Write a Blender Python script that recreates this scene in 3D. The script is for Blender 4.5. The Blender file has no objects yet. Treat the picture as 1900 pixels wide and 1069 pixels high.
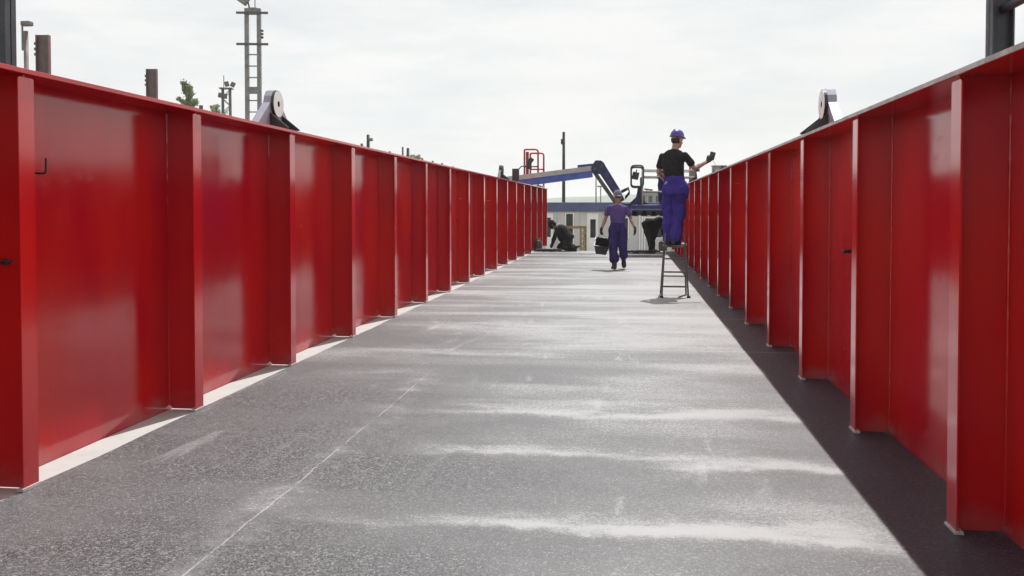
import bpy, bmesh, math, random
from mathutils import Vector, Matrix, noise
random.seed(7)
R = math.radians
S = bpy.context.scene
COL = S.collection
# ------------------------------------------------------------------ camera
PITCH, YAW, HC, FPX, SHY = 1.5, 7.3, 1.4, 1700.0, -0.0553
cam = bpy.data.cameras.new('camera'); cam.sensor_fit = 'HORIZONTAL'; cam.sensor_width = 36
cam.lens = 36*FPX/1900; cam.shift_y = SHY; cam.clip_start = 0.05; cam.clip_end = 9000
co = bpy.data.objects.new('camera', cam); COL.objects.link(co)
co.location = (0, 0, HC); co.rotation_euler = (R(90-PITCH), 0, R(YAW)); S.camera = co
_M = co.rotation_euler.to_matrix()
def at(px, py, Y):
    """point of the place that the photograph shows at (px, py), at distance Y down the bridge"""
    d = _M @ Vector(((px-950)/FPX, (534.5-py+SHY*1900)/FPX, -1))
    return Vector((0, 0, HC)) + d*(Y/d.y)
# ------------------------------------------------------------------ light
SUN = Vector((0.128, 0.46, 1)).normalized()
elev = math.asin(SUN.z); azim = math.atan2(SUN.x, SUN.y)
W = bpy.data.worlds.new('World'); S.world = W; W.use_nodes = True
nt = W.node_tree; N = nt.nodes; L = nt.links
bg = N['Background']; bg.inputs['Strength'].default_value = 0.1
sky = N.new('ShaderNodeTexSky'); sky.sky_type = 'NISHITA'; sky.sun_disc = False
sky.sun_elevation = elev; sky.sun_rotation = azim; sky.air_density = 1.3; sky.dust_density = 3
tc = N.new('ShaderNodeTexCoord')
mp = N.new('ShaderNodeMapping'); mp.inputs['Scale'].default_value = (1.6, 1.6, 6.5); mp.inputs['Location'].default_value = (3.1, 1.4, .3)
L.new(tc.outputs['Generated'], mp.inputs['Vector'])
n1 = N.new('ShaderNodeTexNoise'); n1.inputs['Scale'].default_value = 1.7; n1.inputs['Detail'].default_value = 7; n1.inputs['Roughness'].default_value = .55
L.new(mp.outputs[0], n1.inputs['Vector'])
rp = N.new('ShaderNodeValToRGB'); rp.color_ramp.elements[0].position = .36; rp.color_ramp.elements[1].position = .62
rp.color_ramp.elements[0].color = (.88, .88, .88, 1); rp.color_ramp.elements[1].color = (1, 1, 1, 1)
L.new(n1.outputs['Fac'], rp.inputs['Fac'])
cl = N.new('ShaderNodeMix'); cl.data_type = 'RGBA'
cl.inputs[6].default_value = (8.4, 8.65, 8.8, 1); cl.inputs[7].default_value = (9.55, 9.55, 9.42, 1)
n2 = N.new('ShaderNodeTexNoise'); n2.inputs['Scale'].default_value = 3.1; n2.inputs['Detail'].default_value = 8; n2.inputs['Roughness'].default_value = .6
L.new(mp.outputs[0], n2.inputs['Vector'])
rp2 = N.new('ShaderNodeValToRGB'); rp2.color_ramp.elements[0].position = .36; rp2.color_ramp.elements[1].position = .6
L.new(n2.outputs['Fac'], rp2.inputs['Fac']); L.new(rp2.outputs[0], cl.inputs[0])
mx = N.new('ShaderNodeMix'); mx.data_type = 'RGBA'
L.new(rp.outputs[0], mx.inputs[0]); L.new(sky.outputs[0], mx.inputs[6]); L.new(cl.outputs[2], mx.inputs[7])
L.new(mx.outputs[2], bg.inputs['Color'])
sl = bpy.data.lights.new('sun', 'SUN'); sl.energy = 5.0; sl.angle = R(.55); sl.color = (1, .985, .955)
so = bpy.data.objects.new('sun', sl); COL.objects.link(so); so.location = (8, 25, 60)
so.rotation_euler = (-SUN).to_track_quat('-Z', 'Y').to_euler()
S.view_settings.view_transform = 'Standard'; S.view_settings.look = 'None'
S.view_settings.exposure = 0; S.view_settings.gamma = 1
S.cycles.max_bounces = 8; S.cycles.volume_bounces = 2
GROUND = -1.0
# ------------------------------------------------------------------ materials
class NT:
    """small node helper"""
    def __init__(s, name):
        s.m = bpy.data.materials.new(name); s.m.use_nodes = True
        s.t = s.m.node_tree; s.b = s.t.nodes['Principled BSDF']; s._pos = None
    def node(s, typ, **k):
        n = s.t.nodes.new(typ)
        for a, v in k.items(): setattr(n, a, v)
        return n
    def link(s, a, b): s.t.links.new(a, b)
    def val(s, sock, v):
        if isinstance(v, (int, float)): sock.default_value = v
        else: s.link(v, sock)
    def math(s, op, a, b=0.0, c=0.0, clamp=False):
        n = s.node('ShaderNodeMath', operation=op); n.use_clamp = clamp
        s.val(n.inputs[0], a); s.val(n.inputs[1], b); s.val(n.inputs[2], c); return n.outputs[0]
    def pos(s):
        if s._pos is None: s._pos = s.node('ShaderNodeNewGeometry').outputs['Position']
        return s._pos
    def obj(s): return s.node('ShaderNodeTexCoord').outputs['Object']
    def mapped(s, vec, scale=(1, 1, 1), loc=(0, 0, 0)):
        n = s.node('ShaderNodeMapping'); n.inputs['Scale'].default_value = scale; n.inputs['Location'].default_value = loc
        s.link(vec, n.inputs['Vector']); return n.outputs[0]
    def noise(s, vec, scale, detail=4, rough=.55, dist=0):
        n = s.node('ShaderNodeTexNoise'); n.inputs['Scale'].default_value = scale; n.inputs['Detail'].default_value = detail
        n.inputs['Roughness'].default_value = rough; n.inputs['Distortion'].default_value = dist
        s.link(vec, n.inputs['Vector']); return n.outputs['Fac']
    def ramp(s, fac, p0, p1, v0=0.0, v1=1.0):
        n = s.node('ShaderNodeMapRange'); n.interpolation_type = 'SMOOTHSTEP'
        s.link(fac, n.inputs[0]); n.inputs[1].default_value = p0; n.inputs[2].default_value = p1
        n.inputs[3].default_value = v0; n.inputs[4].default_value = v1; return n.outputs[0]
    def mix(s, fac, a, b):
        n = s.node('ShaderNodeMix', data_type='RGBA'); s.val(n.inputs[0], fac)
        for i, v in ((6, a), (7, b)):
            if isinstance(v, tuple): n.inputs[i].default_value = (*v, 1)
            else: s.link(v, n.inputs[i])
        return n.outputs[2]
    def bump(s, h, strength=.3, dist=.01, normal=None):
        n = s.node('ShaderNodeBump'); n.inputs['Strength'].default_value = strength; n.inputs['Distance'].default_value = dist
        s.link(h, n.inputs['Height'])
        if normal is not None: s.link(normal, n.inputs['Normal'])
        s.link(n.outputs[0], s.b.inputs['Normal']); return n.outputs[0]
    def set(s, **k):
        for a, v in k.items():
            i = s.b.inputs[{'color': 'Base Color', 'rough': 'Roughness', 'metal': 'Metallic', 'spec': 'Specular IOR Level', 'coat': 'Coat Weight', 'coatr': 'Coat Roughness'}[a]]
            if isinstance(v, tuple): i.default_value = (*v, 1)
            else: s.val(i, v)
        return s

def plain(name, c, rough=.6, metal=0.0, var=.25, scale=6, bump=.0, c2=None):
    """painted or bare surface with soft wear so that nothing is perfectly flat"""
    t = NT(name); v = t.pos() if scale < 3 else t.obj()
    f = t.noise(v, scale, 6, .6)
    c2 = c2 or tuple(x*(1-var) for x in c)
    col = t.mix(t.ramp(f, .35, .68), c, c2)
    t.set(color=col, metal=metal, rough=t.ramp(f, .3, .7, rough*.85, min(1, rough*1.15)))
    if bump: t.bump(t.noise(v, scale*8, 3), bump, .004)
    return t.m

def red_paint(name='red_girder_paint', coat=0.0):
    t = NT(name); p = t.pos()
    blot = t.noise(t.mapped(p, (.7, .7, .35)), 1.6, 4, .55)
    streak = t.noise(t.mapped(p, (9, 9, .35)), 1.0, 4, .6)
    col = t.mix(t.ramp(blot, .3, .7), (.45, .0012, .0135), (.58, .0085, .0035))
    col = t.mix(t.ramp(streak, .5, .8, 0, .12), col, (.28, .006, .012))
    # light dust scuffs, their own shapes
    sc = t.noise(t.mapped(p, (1, 1.6, 4)), 3.0, 7, .62)
    col = t.mix(t.ramp(sc, .68, .82, 0, .16), col, (.42, .3, .28))
    # grey dust washed against the foot of the steel, with a ragged upper edge; thin runs in the coat
    sz = t.node('ShaderNodeSeparateXYZ'); t.link(p, sz.inputs[0]); Z = sz.outputs[2]
    dz = t.math('ADD', Z, t.math('MULTIPLY', t.math('SUBTRACT', t.noise(t.mapped(p, (2.2, 2.2, 1.2)), 3, 5, .65), .5), -.28))
    col = t.mix(t.math('MULTIPLY', t.ramp(dz, .01, .13, 1, 0), t.ramp(blot, .35, .65, .0, .4)), col, (.27, .22, .22))
    run = t.noise(t.mapped(p, (26, 26, .5)), 1, 3, .6)
    col = t.mix(t.math('MULTIPLY', t.ramp(run, .66, .74), t.ramp(blot, .42, .62, 0, .35)), col, (.22, .004, .008))
    t.set(color=col, rough=t.math('ADD', t.ramp(blot, .3, .75, .11, .19), t.ramp(sc, .55, .75, 0, .12)), spec=.72, coat=coat, coatr=.12)
    # faint waviness of welded plate and orange peel of the coat
    wav = t.noise(t.mapped(p, (.9, .9, .25)), 1.5, 2, .5)
    h = t.math('ADD', t.math('MULTIPLY', wav, .9), t.math('MULTIPLY', t.noise(p, 90, 2), .012))
    t.bump(h, .28, .03)
    return t.m

def deck_coat():
    t = NT('grey_grit_deck_coating'); p = t.pos()
    sx = t.node('ShaderNodeSeparateXYZ'); t.link(p, sx.inputs[0]); X, Y = sx.outputs[0], sx.outputs[1]
    wob = t.math('SUBTRACT', t.noise(t.mapped(p, (.8, .5, 1)), 1.2, 4), .5)
    Yw = t.math('ADD', Y, t.math('ADD', t.math('MULTIPLY', wob, .6), t.math('MULTIPLY', t.math('SUBTRACT', t.noise(p, 7, 4, .7), .5), .16)))
    patch = t.ramp(t.noise(t.mapped(p, (1.1, 2.6, 1), (7, 1, 0)), 1.2, 5, .65), .34, .62, .25, 1)
    fine = t.noise(p, 85, 3, .65); mid = t.noise(p, 26, 4, .7); big = t.noise(t.mapped(p, (.35, .6, 1)), 1.1, 5, .6)
    def band(y0, w, x0, x1, amp, soft=.5):
        g = t.math('SUBTRACT', Yw, y0); g = t.math('DIVIDE', t.math('MAXIMUM', g, t.math('MULTIPLY', g, -2.4)), w*1.15)
        g = t.math('EXPONENT', t.math('MULTIPLY', t.math('MULTIPLY', g, g), -1))
        a = t.ramp(X, x0-soft, x0+soft); b = t.ramp(X, x1-soft, x1+soft, 1, 0)
        return t.math('MULTIPLY', t.math('MULTIPLY', g, t.math('MULTIPLY', a, b)), amp)
    tot = None
    for args in [(3.95, .15, -.55, 1.5, 1.15), (3.98, .10, -1.4, .4, .5), (5.02, .15, .15, 1.5, 1.1), (5.14, .12, -1.7, .3, .75),
                 (5.35, .12, -3, -1.2, .22), (6.22, .22, -1.3, .3, 1.1), (6.2, .3, 0, 1.5, .8), (6.55, .2, -1.0, .2, .4), (7.4, .28, -.4, .6, .5), (7.45, .2, -2.9, -1.3, .4),
                 (8.0, .4, .3, 1.5, .5), (8.6, .35, -2.6, -.6, .55), (3.35, .12, -.3, .7, .5), (9.4, .5, -1.5, 1.5, .45), (10.5, .6, -2.7, 1.5, .45)]:
        b_ = t.math('MULTIPLY', t.math('MULTIPLY', band(*args), patch), .82); tot = b_ if tot is None else t.math('ADD', tot, b_)
    tr = t.noise(t.mapped(p, (.22, 1.25, 1), (4, 2.2, 0)), 1.0, 5, .6, .4)        # dust swept across the deck
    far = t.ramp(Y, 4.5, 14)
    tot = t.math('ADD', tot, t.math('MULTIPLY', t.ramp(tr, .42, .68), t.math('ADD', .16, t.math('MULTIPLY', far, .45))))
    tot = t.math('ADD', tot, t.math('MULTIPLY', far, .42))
    rot = t.node('ShaderNodeMapping'); rot.inputs['Rotation'].default_value = (0, 0, R(52)); rot.inputs['Scale'].default_value = (2.6, .45, 1)
    t.link(p, rot.inputs['Vector'])                                     # drag marks and boot scuffs running askew
    scuff = t.math('MULTIPLY', t.ramp(t.noise(rot.outputs[0], 1.5, 6, .65, .8), .57, .72), t.ramp(t.noise(p, .55, 3), .42, .6))
    tot = t.math('ADD', tot, t.math('MULTIPLY', scuff, .5))
    tot = t.math('ADD', tot, t.math('MULTIPLY', t.ramp(big, .42, .72), .42))
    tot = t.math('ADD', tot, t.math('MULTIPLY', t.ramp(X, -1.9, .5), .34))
    # dusty halo along the long joint, and scuffed lines of the joints themselves
    jx = t.math('ABSOLUTE', t.math('SUBTRACT', X, t.math('ADD', -1.675, t.math('ADD', t.math('MULTIPLY', wob, .07), t.math('MULTIPLY', t.math('SUBTRACT', t.noise(p, 4, 4, .7), .5), .03)))))
    upto = t.ramp(Y, 7.0, 8.1, 1, 0)
    halo = t.math('MULTIPLY', t.ramp(jx, .02, .24, .42, 0), t.ramp(t.noise(p, 3.1, 5, .7), .40, .68))
    tot = t.math('ADD', tot, t.math('MULTIPLY', halo, upto))
    jl = t.math('MULTIPLY', t.ramp(jx, .0015, .007, 1, 0), t.math('MULTIPLY', upto, t.ramp(t.noise(p, 5.3, 5, .7), .34, .58)))
    def cross(y0, x0, x1):
        a = t.ramp(t.math('ABSOLUTE', t.math('SUBTRACT', Y, t.math('ADD', y0, t.math('MULTIPLY', wob, .03)))), .006, .022, 1, 0)
        return t.math('MULTIPLY', a, t.math('MULTIPLY', t.ramp(X, x0-.1, x0+.1), t.ramp(X, x1-.1, x1+.1, 1, 0)))
    jl = t.math('MAXIMUM', jl, t.math('MULTIPLY', cross(9.05, -1.5, 2), .8))
    jl = t.math('MAXIMUM', jl, t.math('MULTIPLY', cross(11.7, .1, 2), .8))
    # grit: every grain has a tone of its own, and the dust settles grain by grain
    def cells(scale, off):
        n = t.node('ShaderNodeTexVoronoi'); n.inputs['Scale'].default_value = scale
        t.link(t.mapped(p, (1, 1, 1), (off, off, 0)), n.inputs['Vector'])
        c = t.node('ShaderNodeSeparateColor'); t.link(n.outputs['Color'], c.inputs[0]); return c.outputs[0], c.outputs[1]
    ca, cb = cells(190, 0); cc, cd = cells(88, 3.3)
    rnd = t.math('ADD', t.math('MULTIPLY', ca, .55), t.math('MULTIPLY', cc, .45))
    # right margin: less grit and dust, wall's shade deepened and blued in the base
    shade_mar = t.ramp(t.math('ADD', X, t.math('MULTIPLY', wob, .10)), 1.115, 1.15)
    tot = t.math('MULTIPLY', tot, t.math('SUBTRACT', 1, t.math('MULTIPLY', shade_mar, .85)))
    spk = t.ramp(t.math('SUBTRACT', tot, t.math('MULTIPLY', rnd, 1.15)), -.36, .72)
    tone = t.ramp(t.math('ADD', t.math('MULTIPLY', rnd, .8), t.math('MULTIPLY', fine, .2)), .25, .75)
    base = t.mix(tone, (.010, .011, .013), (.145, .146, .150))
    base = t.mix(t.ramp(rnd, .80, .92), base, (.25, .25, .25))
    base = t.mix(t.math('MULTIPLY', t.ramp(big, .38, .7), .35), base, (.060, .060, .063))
    base = t.mix(t.math('MULTIPLY', shade_mar, .9), base, (.019, .021, .033))
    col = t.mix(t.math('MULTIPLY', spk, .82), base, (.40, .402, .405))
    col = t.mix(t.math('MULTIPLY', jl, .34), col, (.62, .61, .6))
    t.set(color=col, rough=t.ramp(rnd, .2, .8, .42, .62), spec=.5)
    h = t.math('ADD', t.math('MULTIPLY', cb, .6), t.math('MULTIPLY', fine, .4))
    h = t.math('MULTIPLY', h, t.math('SUBTRACT', 1, t.math('MULTIPLY', shade_mar, .8)))
    t.bump(h, .35, .006)
    return t.m

def gravel_mat():
    t = NT('yard_gravel'); p = t.pos()
    f = t.noise(p, 7, 8, .7); g = t.noise(p, .12, 4)
    t.set(color=t.mix(t.ramp(g, .4, .65), t.mix(f, (.16, .15, .13), (.34, .32, .29)), t.mix(f, (.06, .09, .03), (.12, .13, .06))), rough=.95)
    t.bump(f, .6, .04); return t.m

def cloth(name, c, c2=None):
    t = NT(name); v = t.obj(); c2 = c2 or tuple(x*.62 for x in c)
    f = t.noise(v, 7, 5, .6)
    t.set(color=t.mix(t.ramp(f, .35, .7), c, c2), rough=.9, spec=.2)
    t.bump(t.noise(t.mapped(v, (1, 1, .5)), 22, 4, .6), .5, .012); return t.m

M = dict(
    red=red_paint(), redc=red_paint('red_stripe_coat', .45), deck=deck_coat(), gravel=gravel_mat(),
    primer=plain('pale_primer', (.46, .46, .44), .6, var=.14, scale=3, bump=.1),
    edge=plain('pale_flange_edge', (.46, .40, .38), .4, var=.35, scale=9),
    chip=plain('bare_white_corner', (.55, .53, .52), .6, var=.2),
    white=plain('white_paint', (.78, .78, .76), .42, var=.12, scale=9),
    lugshade=plain('shaded_white_paint', (.27, .27, .33), .45, var=.15, scale=9),  # white lug paint, tone of its shaded side put into the colour
    black=plain('black_paint', (.022, .022, .024), .45, var=.3),
    slate=plain('slate_blue_steel', (.055, .062, .078), .5, var=.25, scale=4),
    rustp=plain('grey_brown_primer', (.17, .135, .125), .65, var=.3, scale=5),
    rustedge=plain('dull_red_primer', (.24, .135, .13), .65, var=.2, scale=5),
    galv=plain('galvanised_steel', (.23, .225, .23), .5, .4, .3, 5),
    dsteel=plain('dark_steel', (.10, .10, .10), .4, .5, .35, 8),
    blue=plain('blue_machine_paint', (.028, .04, .20), .38, var=.3, scale=5),
    bluel=plain('bright_blue_machine_paint', (.06, .11, .42), .35, var=.25, scale=5),
    navy=plain('navy_machine_paint', (.016, .018, .07), .4, var=.3, scale=5),
    greytop=plain('grey_machine_plate', (.40, .40, .38), .5, var=.2, scale=6),
    rail=plain('red_rail_paint', (.42, .02, .03), .4, var=.25),
    yellow=plain('faded_yellow_paint', (.55, .43, .16), .6, var=.35, scale=9),
    yrust=plain('rusty_yellow_paint', (.34, .21, .11), .75, var=.45, scale=14),
    office=plain('pale_grey_cladding', (.58, .57, .54), .6, var=.10, scale=2),
    oframe=plain('white_door_frame', (.86, .86, .84), .5, var=.06),
    oblue=plain('blue_roof_band', (.085, .10, .21), .5, var=.2, scale=3),
    glass=plain('dark_window_glass', (.03, .035, .04), .08, var=.2),
    rubber=plain('black_rubber', (.02, .02, .02), .8, var=.3),
    concrete=plain('grey_concrete', (.30, .30, .29), .85, var=.25, scale=2),
    bark=plain('grey_bark', (.12, .09, .07), .9, var=.4),
    leaf=plain('green_leaves', (.20, .25, .10), .7, var=.4, scale=2),
    leafl=plain('pale_green_leaves', (.24, .28, .13), .7, var=.4, scale=2),
    woodpole=plain('tarred_pole', (.03, .028, .027), .8, var=.4),
    hillm=plain('wooded_hill', (.045, .07, .035), .95, var=.4, scale=.02),
    skin=plain('tanned_skin', (.33, .19, .13), .5, var=.12),
    hair=plain('dark_hair', (.03, .022, .018), .7),
    purple=cloth('purple_shirt_cloth', (.105, .072, .24)),
    violet=cloth('violet_blue_work_trousers', (.042, .029, .14)),
    royal=cloth('royal_blue_overall_cloth', (.055, .038, .26)),
    royald=cloth('dark_blue_overall_cloth', (.03, .03, .13)),
    blackc=cloth('black_cloth', (.022, .021, .022)),
    greyc=cloth('charcoal_overall_cloth', (.021, .021, .026)),
    helmb=plain('blue_helmet_plastic', (.06, .042, .26), .35, var=.15),
    helmg=plain('grey_violet_helmet_plastic', (.12, .10, .17), .35, var=.2),
    boot=plain('dark_work_boots', (.03, .027, .025), .6, var=.3),
    bootg=plain('grey_work_boots', (.14, .14, .13), .7, var=.3),
    glove=plain('black_gloves', (.018, .018, .018), .7, var=.3),
    bag=plain('grey_canvas', (.24, .23, .20), .85, var=.25),
    stripe=plain('pale_reflective_tape', (.5, .5, .48), .5, var=.2),
)
# ------------------------------------------------------------------ mesh helpers
class MB:
    def __init__(s): s.bm = bmesh.new()
    def box(s, c, size, rot=None, bev=0.0):
        hx, hy, hz = (v/2 for v in size); c = Vector(c)
        vs = []
        for x, y, z in ((-1,-1,-1),(1,-1,-1),(1,1,-1),(-1,1,-1),(-1,-1,1),(1,-1,1),(1,1,1),(-1,1,1)):
            v = Vector((x*hx, y*hy, z*hz))
            if rot is not None: v = rot @ v
            vs.append(s.bm.verts.new(c+v))
        fs = [s.bm.faces.new([vs[i] for i in f]) for f in ((3,2,1,0),(4,5,6,7),(0,1,5,4),(1,2,6,5),(2,3,7,6),(3,0,4,7))]
        if bev:
            es = list({e for f in fs for e in f.edges})
            bmesh.ops.bevel(s.bm, geom=es, offset=bev, segments=2, affect='EDGES', profile=.5)
        return s
    def beam(s, a, b, w, h, up=(0, 0, 1)):
        a, b = Vector(a), Vector(b); d = (b-a); ln = d.length; d.normalize()
        u = Vector(up); x = d.cross(u)
        if x.length < 1e-4: u = Vector((0, 1, 0)); x = d.cross(u)
        x.normalize(); z = x.cross(d)
        return s.box((a+b)/2, (w, ln, h), Matrix((x, d, z)).transposed())
    def tube(s, pts, r, seg=10, caps=True):
        pts = [Vector(p) for p in pts]; n = len(pts)
        rs = r if isinstance(r, (list, tuple)) else [r]*n
        rings = []; px = None
        for i, p in enumerate(pts):
            t = (pts[min(i+1, n-1)]-pts[max(i-1, 0)]).normalized()
            if px is None:
                px = t.orthogonal().normalized()
            px = (px - t*px.dot(t))
            px = px.normalized() if px.length > 1e-5 else t.orthogonal().normalized()
            py = t.cross(px)
            rings.append((p, px*rs[i], py*rs[i]))
        return s.loft(rings, seg, caps)
    def loft(s, rings, seg=16, caps=True):
        R_ = []
        for c, a, b in rings:
            c, a, b = Vector(c), Vector(a), Vector(b)
            R_.append([s.bm.verts.new(c + a*math.cos(2*math.pi*k/seg) + b*math.sin(2*math.pi*k/seg)) for k in range(seg)])
        for q in range(len(R_)-1):
            for k in range(seg):
                s.bm.faces.new((R_[q][k], R_[q][(k+1) % seg], R_[q+1][(k+1) % seg], R_[q+1][k]))
        if caps:
            s.bm.faces.new(list(reversed(R_[0]))); s.bm.faces.new(R_[-1])
        return s
    def limb(s, pts, rs, seg=14):
        """tapered limb with rounded ends"""
        pts = [Vector(p) for p in pts]
        a = (pts[0]-pts[1]).normalized(); b = (pts[-1]-pts[-2]).normalized()
        P, Q = [], []
        for k in (.98, .8, .45): P.append(pts[0]+a*rs[0]*k); Q.append(rs[0]*math.sqrt(1-k*k))
        P += pts; Q += list(rs)
        for k in (.45, .8, .98): P.append(pts[-1]+b*rs[-1]*k); Q.append(rs[-1]*math.sqrt(1-k*k))
        return s.tube(P, Q, seg)
    def ball(s, c, rx, ry, rz, ax=None, seg=16):
        m = Matrix.Diagonal((rx, ry, rz, 1))
        if ax is not None: m = ax.to_4x4() @ m
        bmesh.ops.create_uvsphere(s.bm, u_segments=seg, v_segments=seg//2+2, radius=1, matrix=Matrix.Translation(Vector(c)) @ m)
        return s
    def prism(s, poly, vec):
        """closed planar polygon (3D points) pushed along vec"""
        vec = Vector(vec); a = [s.bm.verts.new(Vector(p)) for p in poly]; b = [s.bm.verts.new(Vector(p)+vec) for p in poly]
        s.bm.faces.new(a); s.bm.faces.new(list(reversed(b))); n = len(a)
        for k in range(n): s.bm.faces.new((a[k], b[k], b[(k+1) % n], a[(k+1) % n]))
        return s
    def wash(s, c, axis, r0, r1, w, seg=28):
        """disc with a hole"""
        c = Vector(c); ax = Vector(axis).normalized(); u = ax.orthogonal().normalized(); v = ax.cross(u)
        def ring(r, o): return [s.bm.verts.new(c+ax*o+(u*math.cos(2*math.pi*k/seg)+v*math.sin(2*math.pi*k/seg))*r) for k in range(seg)]
        q = [ring(r0, -w/2), ring(r1, -w/2), ring(r1, w/2), ring(r0, w/2)]
        for i in range(4):
            A, B = q[i], q[(i+1) % 4]
            for k in range(seg): s.bm.faces.new((A[k], A[(k+1) % seg], B[(k+1) % seg], B[k]))
        return s
    def build(s, name, mat, parent=None, smooth=False, loc=None):
        bmesh.ops.recalc_face_normals(s.bm, faces=s.bm.faces[:])
        me = bpy.data.meshes.new(name); s.bm.to_mesh(me); s.bm.free()
        return link(name, me, mat, parent, smooth, loc)
    def fuse(s, name, mat, parent=None, vox=.009, it=3, wr=0.0, wf=9.0, wz=.45):
        """union of the shapes as one skin, smoothed; wr = depth of cloth folds"""
        bmesh.ops.recalc_face_normals(s.bm, faces=s.bm.faces[:])
        me = bpy.data.meshes.new('tmp'); s.bm.to_mesh(me); s.bm.free()
        o = bpy.data.objects.new('tmp', me); COL.objects.link(o)
        md = o.modifiers.new('r', 'REMESH'); md.mode = 'VOXEL'; md.voxel_size = vox
        dg = bpy.context.evaluated_depsgraph_get(); dg.update()
        m2 = bpy.data.meshes.new_from_object(o.evaluated_get(dg))
        bpy.data.objects.remove(o); bpy.data.meshes.remove(me)
        bm = bmesh.new(); bm.from_mesh(m2)
        for _ in range(it): bmesh.ops.smooth_vert(bm, verts=bm.verts[:], factor=.5, use_axis_x=True, use_axis_y=True, use_axis_z=True)
        if wr:
            bm.normal_update()
            for v in bm.verts:
                q = Vector((v.co.x*wf, v.co.y*wf, v.co.z*wf*wz))
                k = noise.noise(q) + .5*noise.noise(q*2.1+Vector((3, 1, 2)))
                v.co += v.normal*wr*(abs(k)*2-.55)
        bm.to_mesh(m2); bm.free(); m2.name = name
        return link(name, m2, mat, parent, True)

def link(name, me, mat, parent=None, smooth=False, loc=None):
    me.materials.clear(); me.materials.append(M[mat] if isinstance(mat, str) else mat)
    if smooth: me.polygons.foreach_set('use_smooth', [True]*len(me.polygons))
    o = bpy.data.objects.new(name, me); COL.objects.link(o)
    if parent is not None: o.parent = parent
    if loc is not None: o.location = loc
    return o
def tag(o, label=None, cat=None, group=None, kind=None):
    for k, v in (('label', label), ('category', cat), ('group', group), ('kind', kind)):
        if v: o[k] = v
    return o
def thing(name, label, cat, loc=(0, 0, 0), rz=0, group=None):
    o = bpy.data.objects.new(name, None); COL.objects.link(o); o.empty_display_size = .2
    o.location = loc; o.rotation_euler = (0, 0, rz); return tag(o, label, cat, group)
def copy_tree(o, parent=None):
    c = o.copy(); COL.objects.link(c)
    if parent is not None: c.parent = parent
    for ch in list(o.children): copy_tree(ch, c)
    return c
V = Vector
# ------------------------------------------------------------------ setting
b = MB(); b.box((0, 2500, GROUND-.5), (9000, 9000, 1)); tag(b.build('ground', 'gravel'), kind='structure')
# hill ridge on the far side of the valley
bm = bmesh.new(); nx, ny = 90, 14; g = []
for j in range(ny):
    row = []
    for i in range(nx):
        x = -900+i*20; y = 1450+j*50
        k = math.sin(math.pi*j/(ny-1))
        z = (20+10*noise.noise(V((x/300, 1.7, 0)))+8*noise.noise(V((x/110, y/200, 3)))+ (6 if -60 < x < 200 else 0)*math.exp(-((x-60)/110)**2))*k
        row.append(bm.verts.new((x, y, GROUND-3+z+1.2*noise.noise(V((x/9, y/9, 1))))))
    g.append(row)
for j in range(ny-1):
    for i in range(nx-1): bm.faces.new((g[j][i], g[j][i+1], g[j+1][i+1], g[j+1][i]))
me = bpy.data.meshes.new('hill'); bm.to_mesh(me); bm.free(); tag(link('hill', me, 'hillm', smooth=True), kind='structure')

XL, XR = -2.95, 1.39            # faces of the stiffeners, left and right
Y0, Y1 = -6.0, 33.2
PD = .22                        # depth from stiffener face to girder plate
b = MB(); b.box(((XL+XR)/2, (Y0+29.6)/2, -.164), (XR-XL+2*PD-.01, 29.6-Y0, .32)); tag(b.build('bridge_deck', 'primer'), kind='structure')
# grit coating, a thin sheet with a hand-finished left edge
bm = bmesh.new(); top = []
ys = [Y0+.01+i*.06 for i in range(int((29.59-Y0)/.06)+1)]
rows = []
for y in ys:
    xl = XL-.012+.018*noise.noise(V((y*1.3, 0, 5)))+.006*noise.noise(V((y*7, 0, 2)))
    rows.append([bm.verts.new((xl, y, 0)), bm.verts.new((XR+PD-.008, y, 0))])
for a, c in zip(rows, rows[1:]): bm.faces.new((a[0], a[1], c[1], c[0]))
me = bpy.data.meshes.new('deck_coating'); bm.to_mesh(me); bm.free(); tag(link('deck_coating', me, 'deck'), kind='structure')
# trestles carrying the bridge span in the yard
for i, y in enumerate((0.5, 14, 27.5)):
    t = thing('support_trestle', ['grey concrete support block under the near end of the bridge', 'grey concrete support block under the middle of the bridge', 'grey concrete support block under the far end of the bridge'][i], 'support', (-.78, y, GROUND))
    MB().box((0, 0, .2), (5.2, .9, .4), bev=.02).build('footing', 'concrete', t)
    MB().box((0, 0, .536), (4.6, .5, .272), bev=.02).build('bearing_beam', 'dsteel', t)

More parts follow.
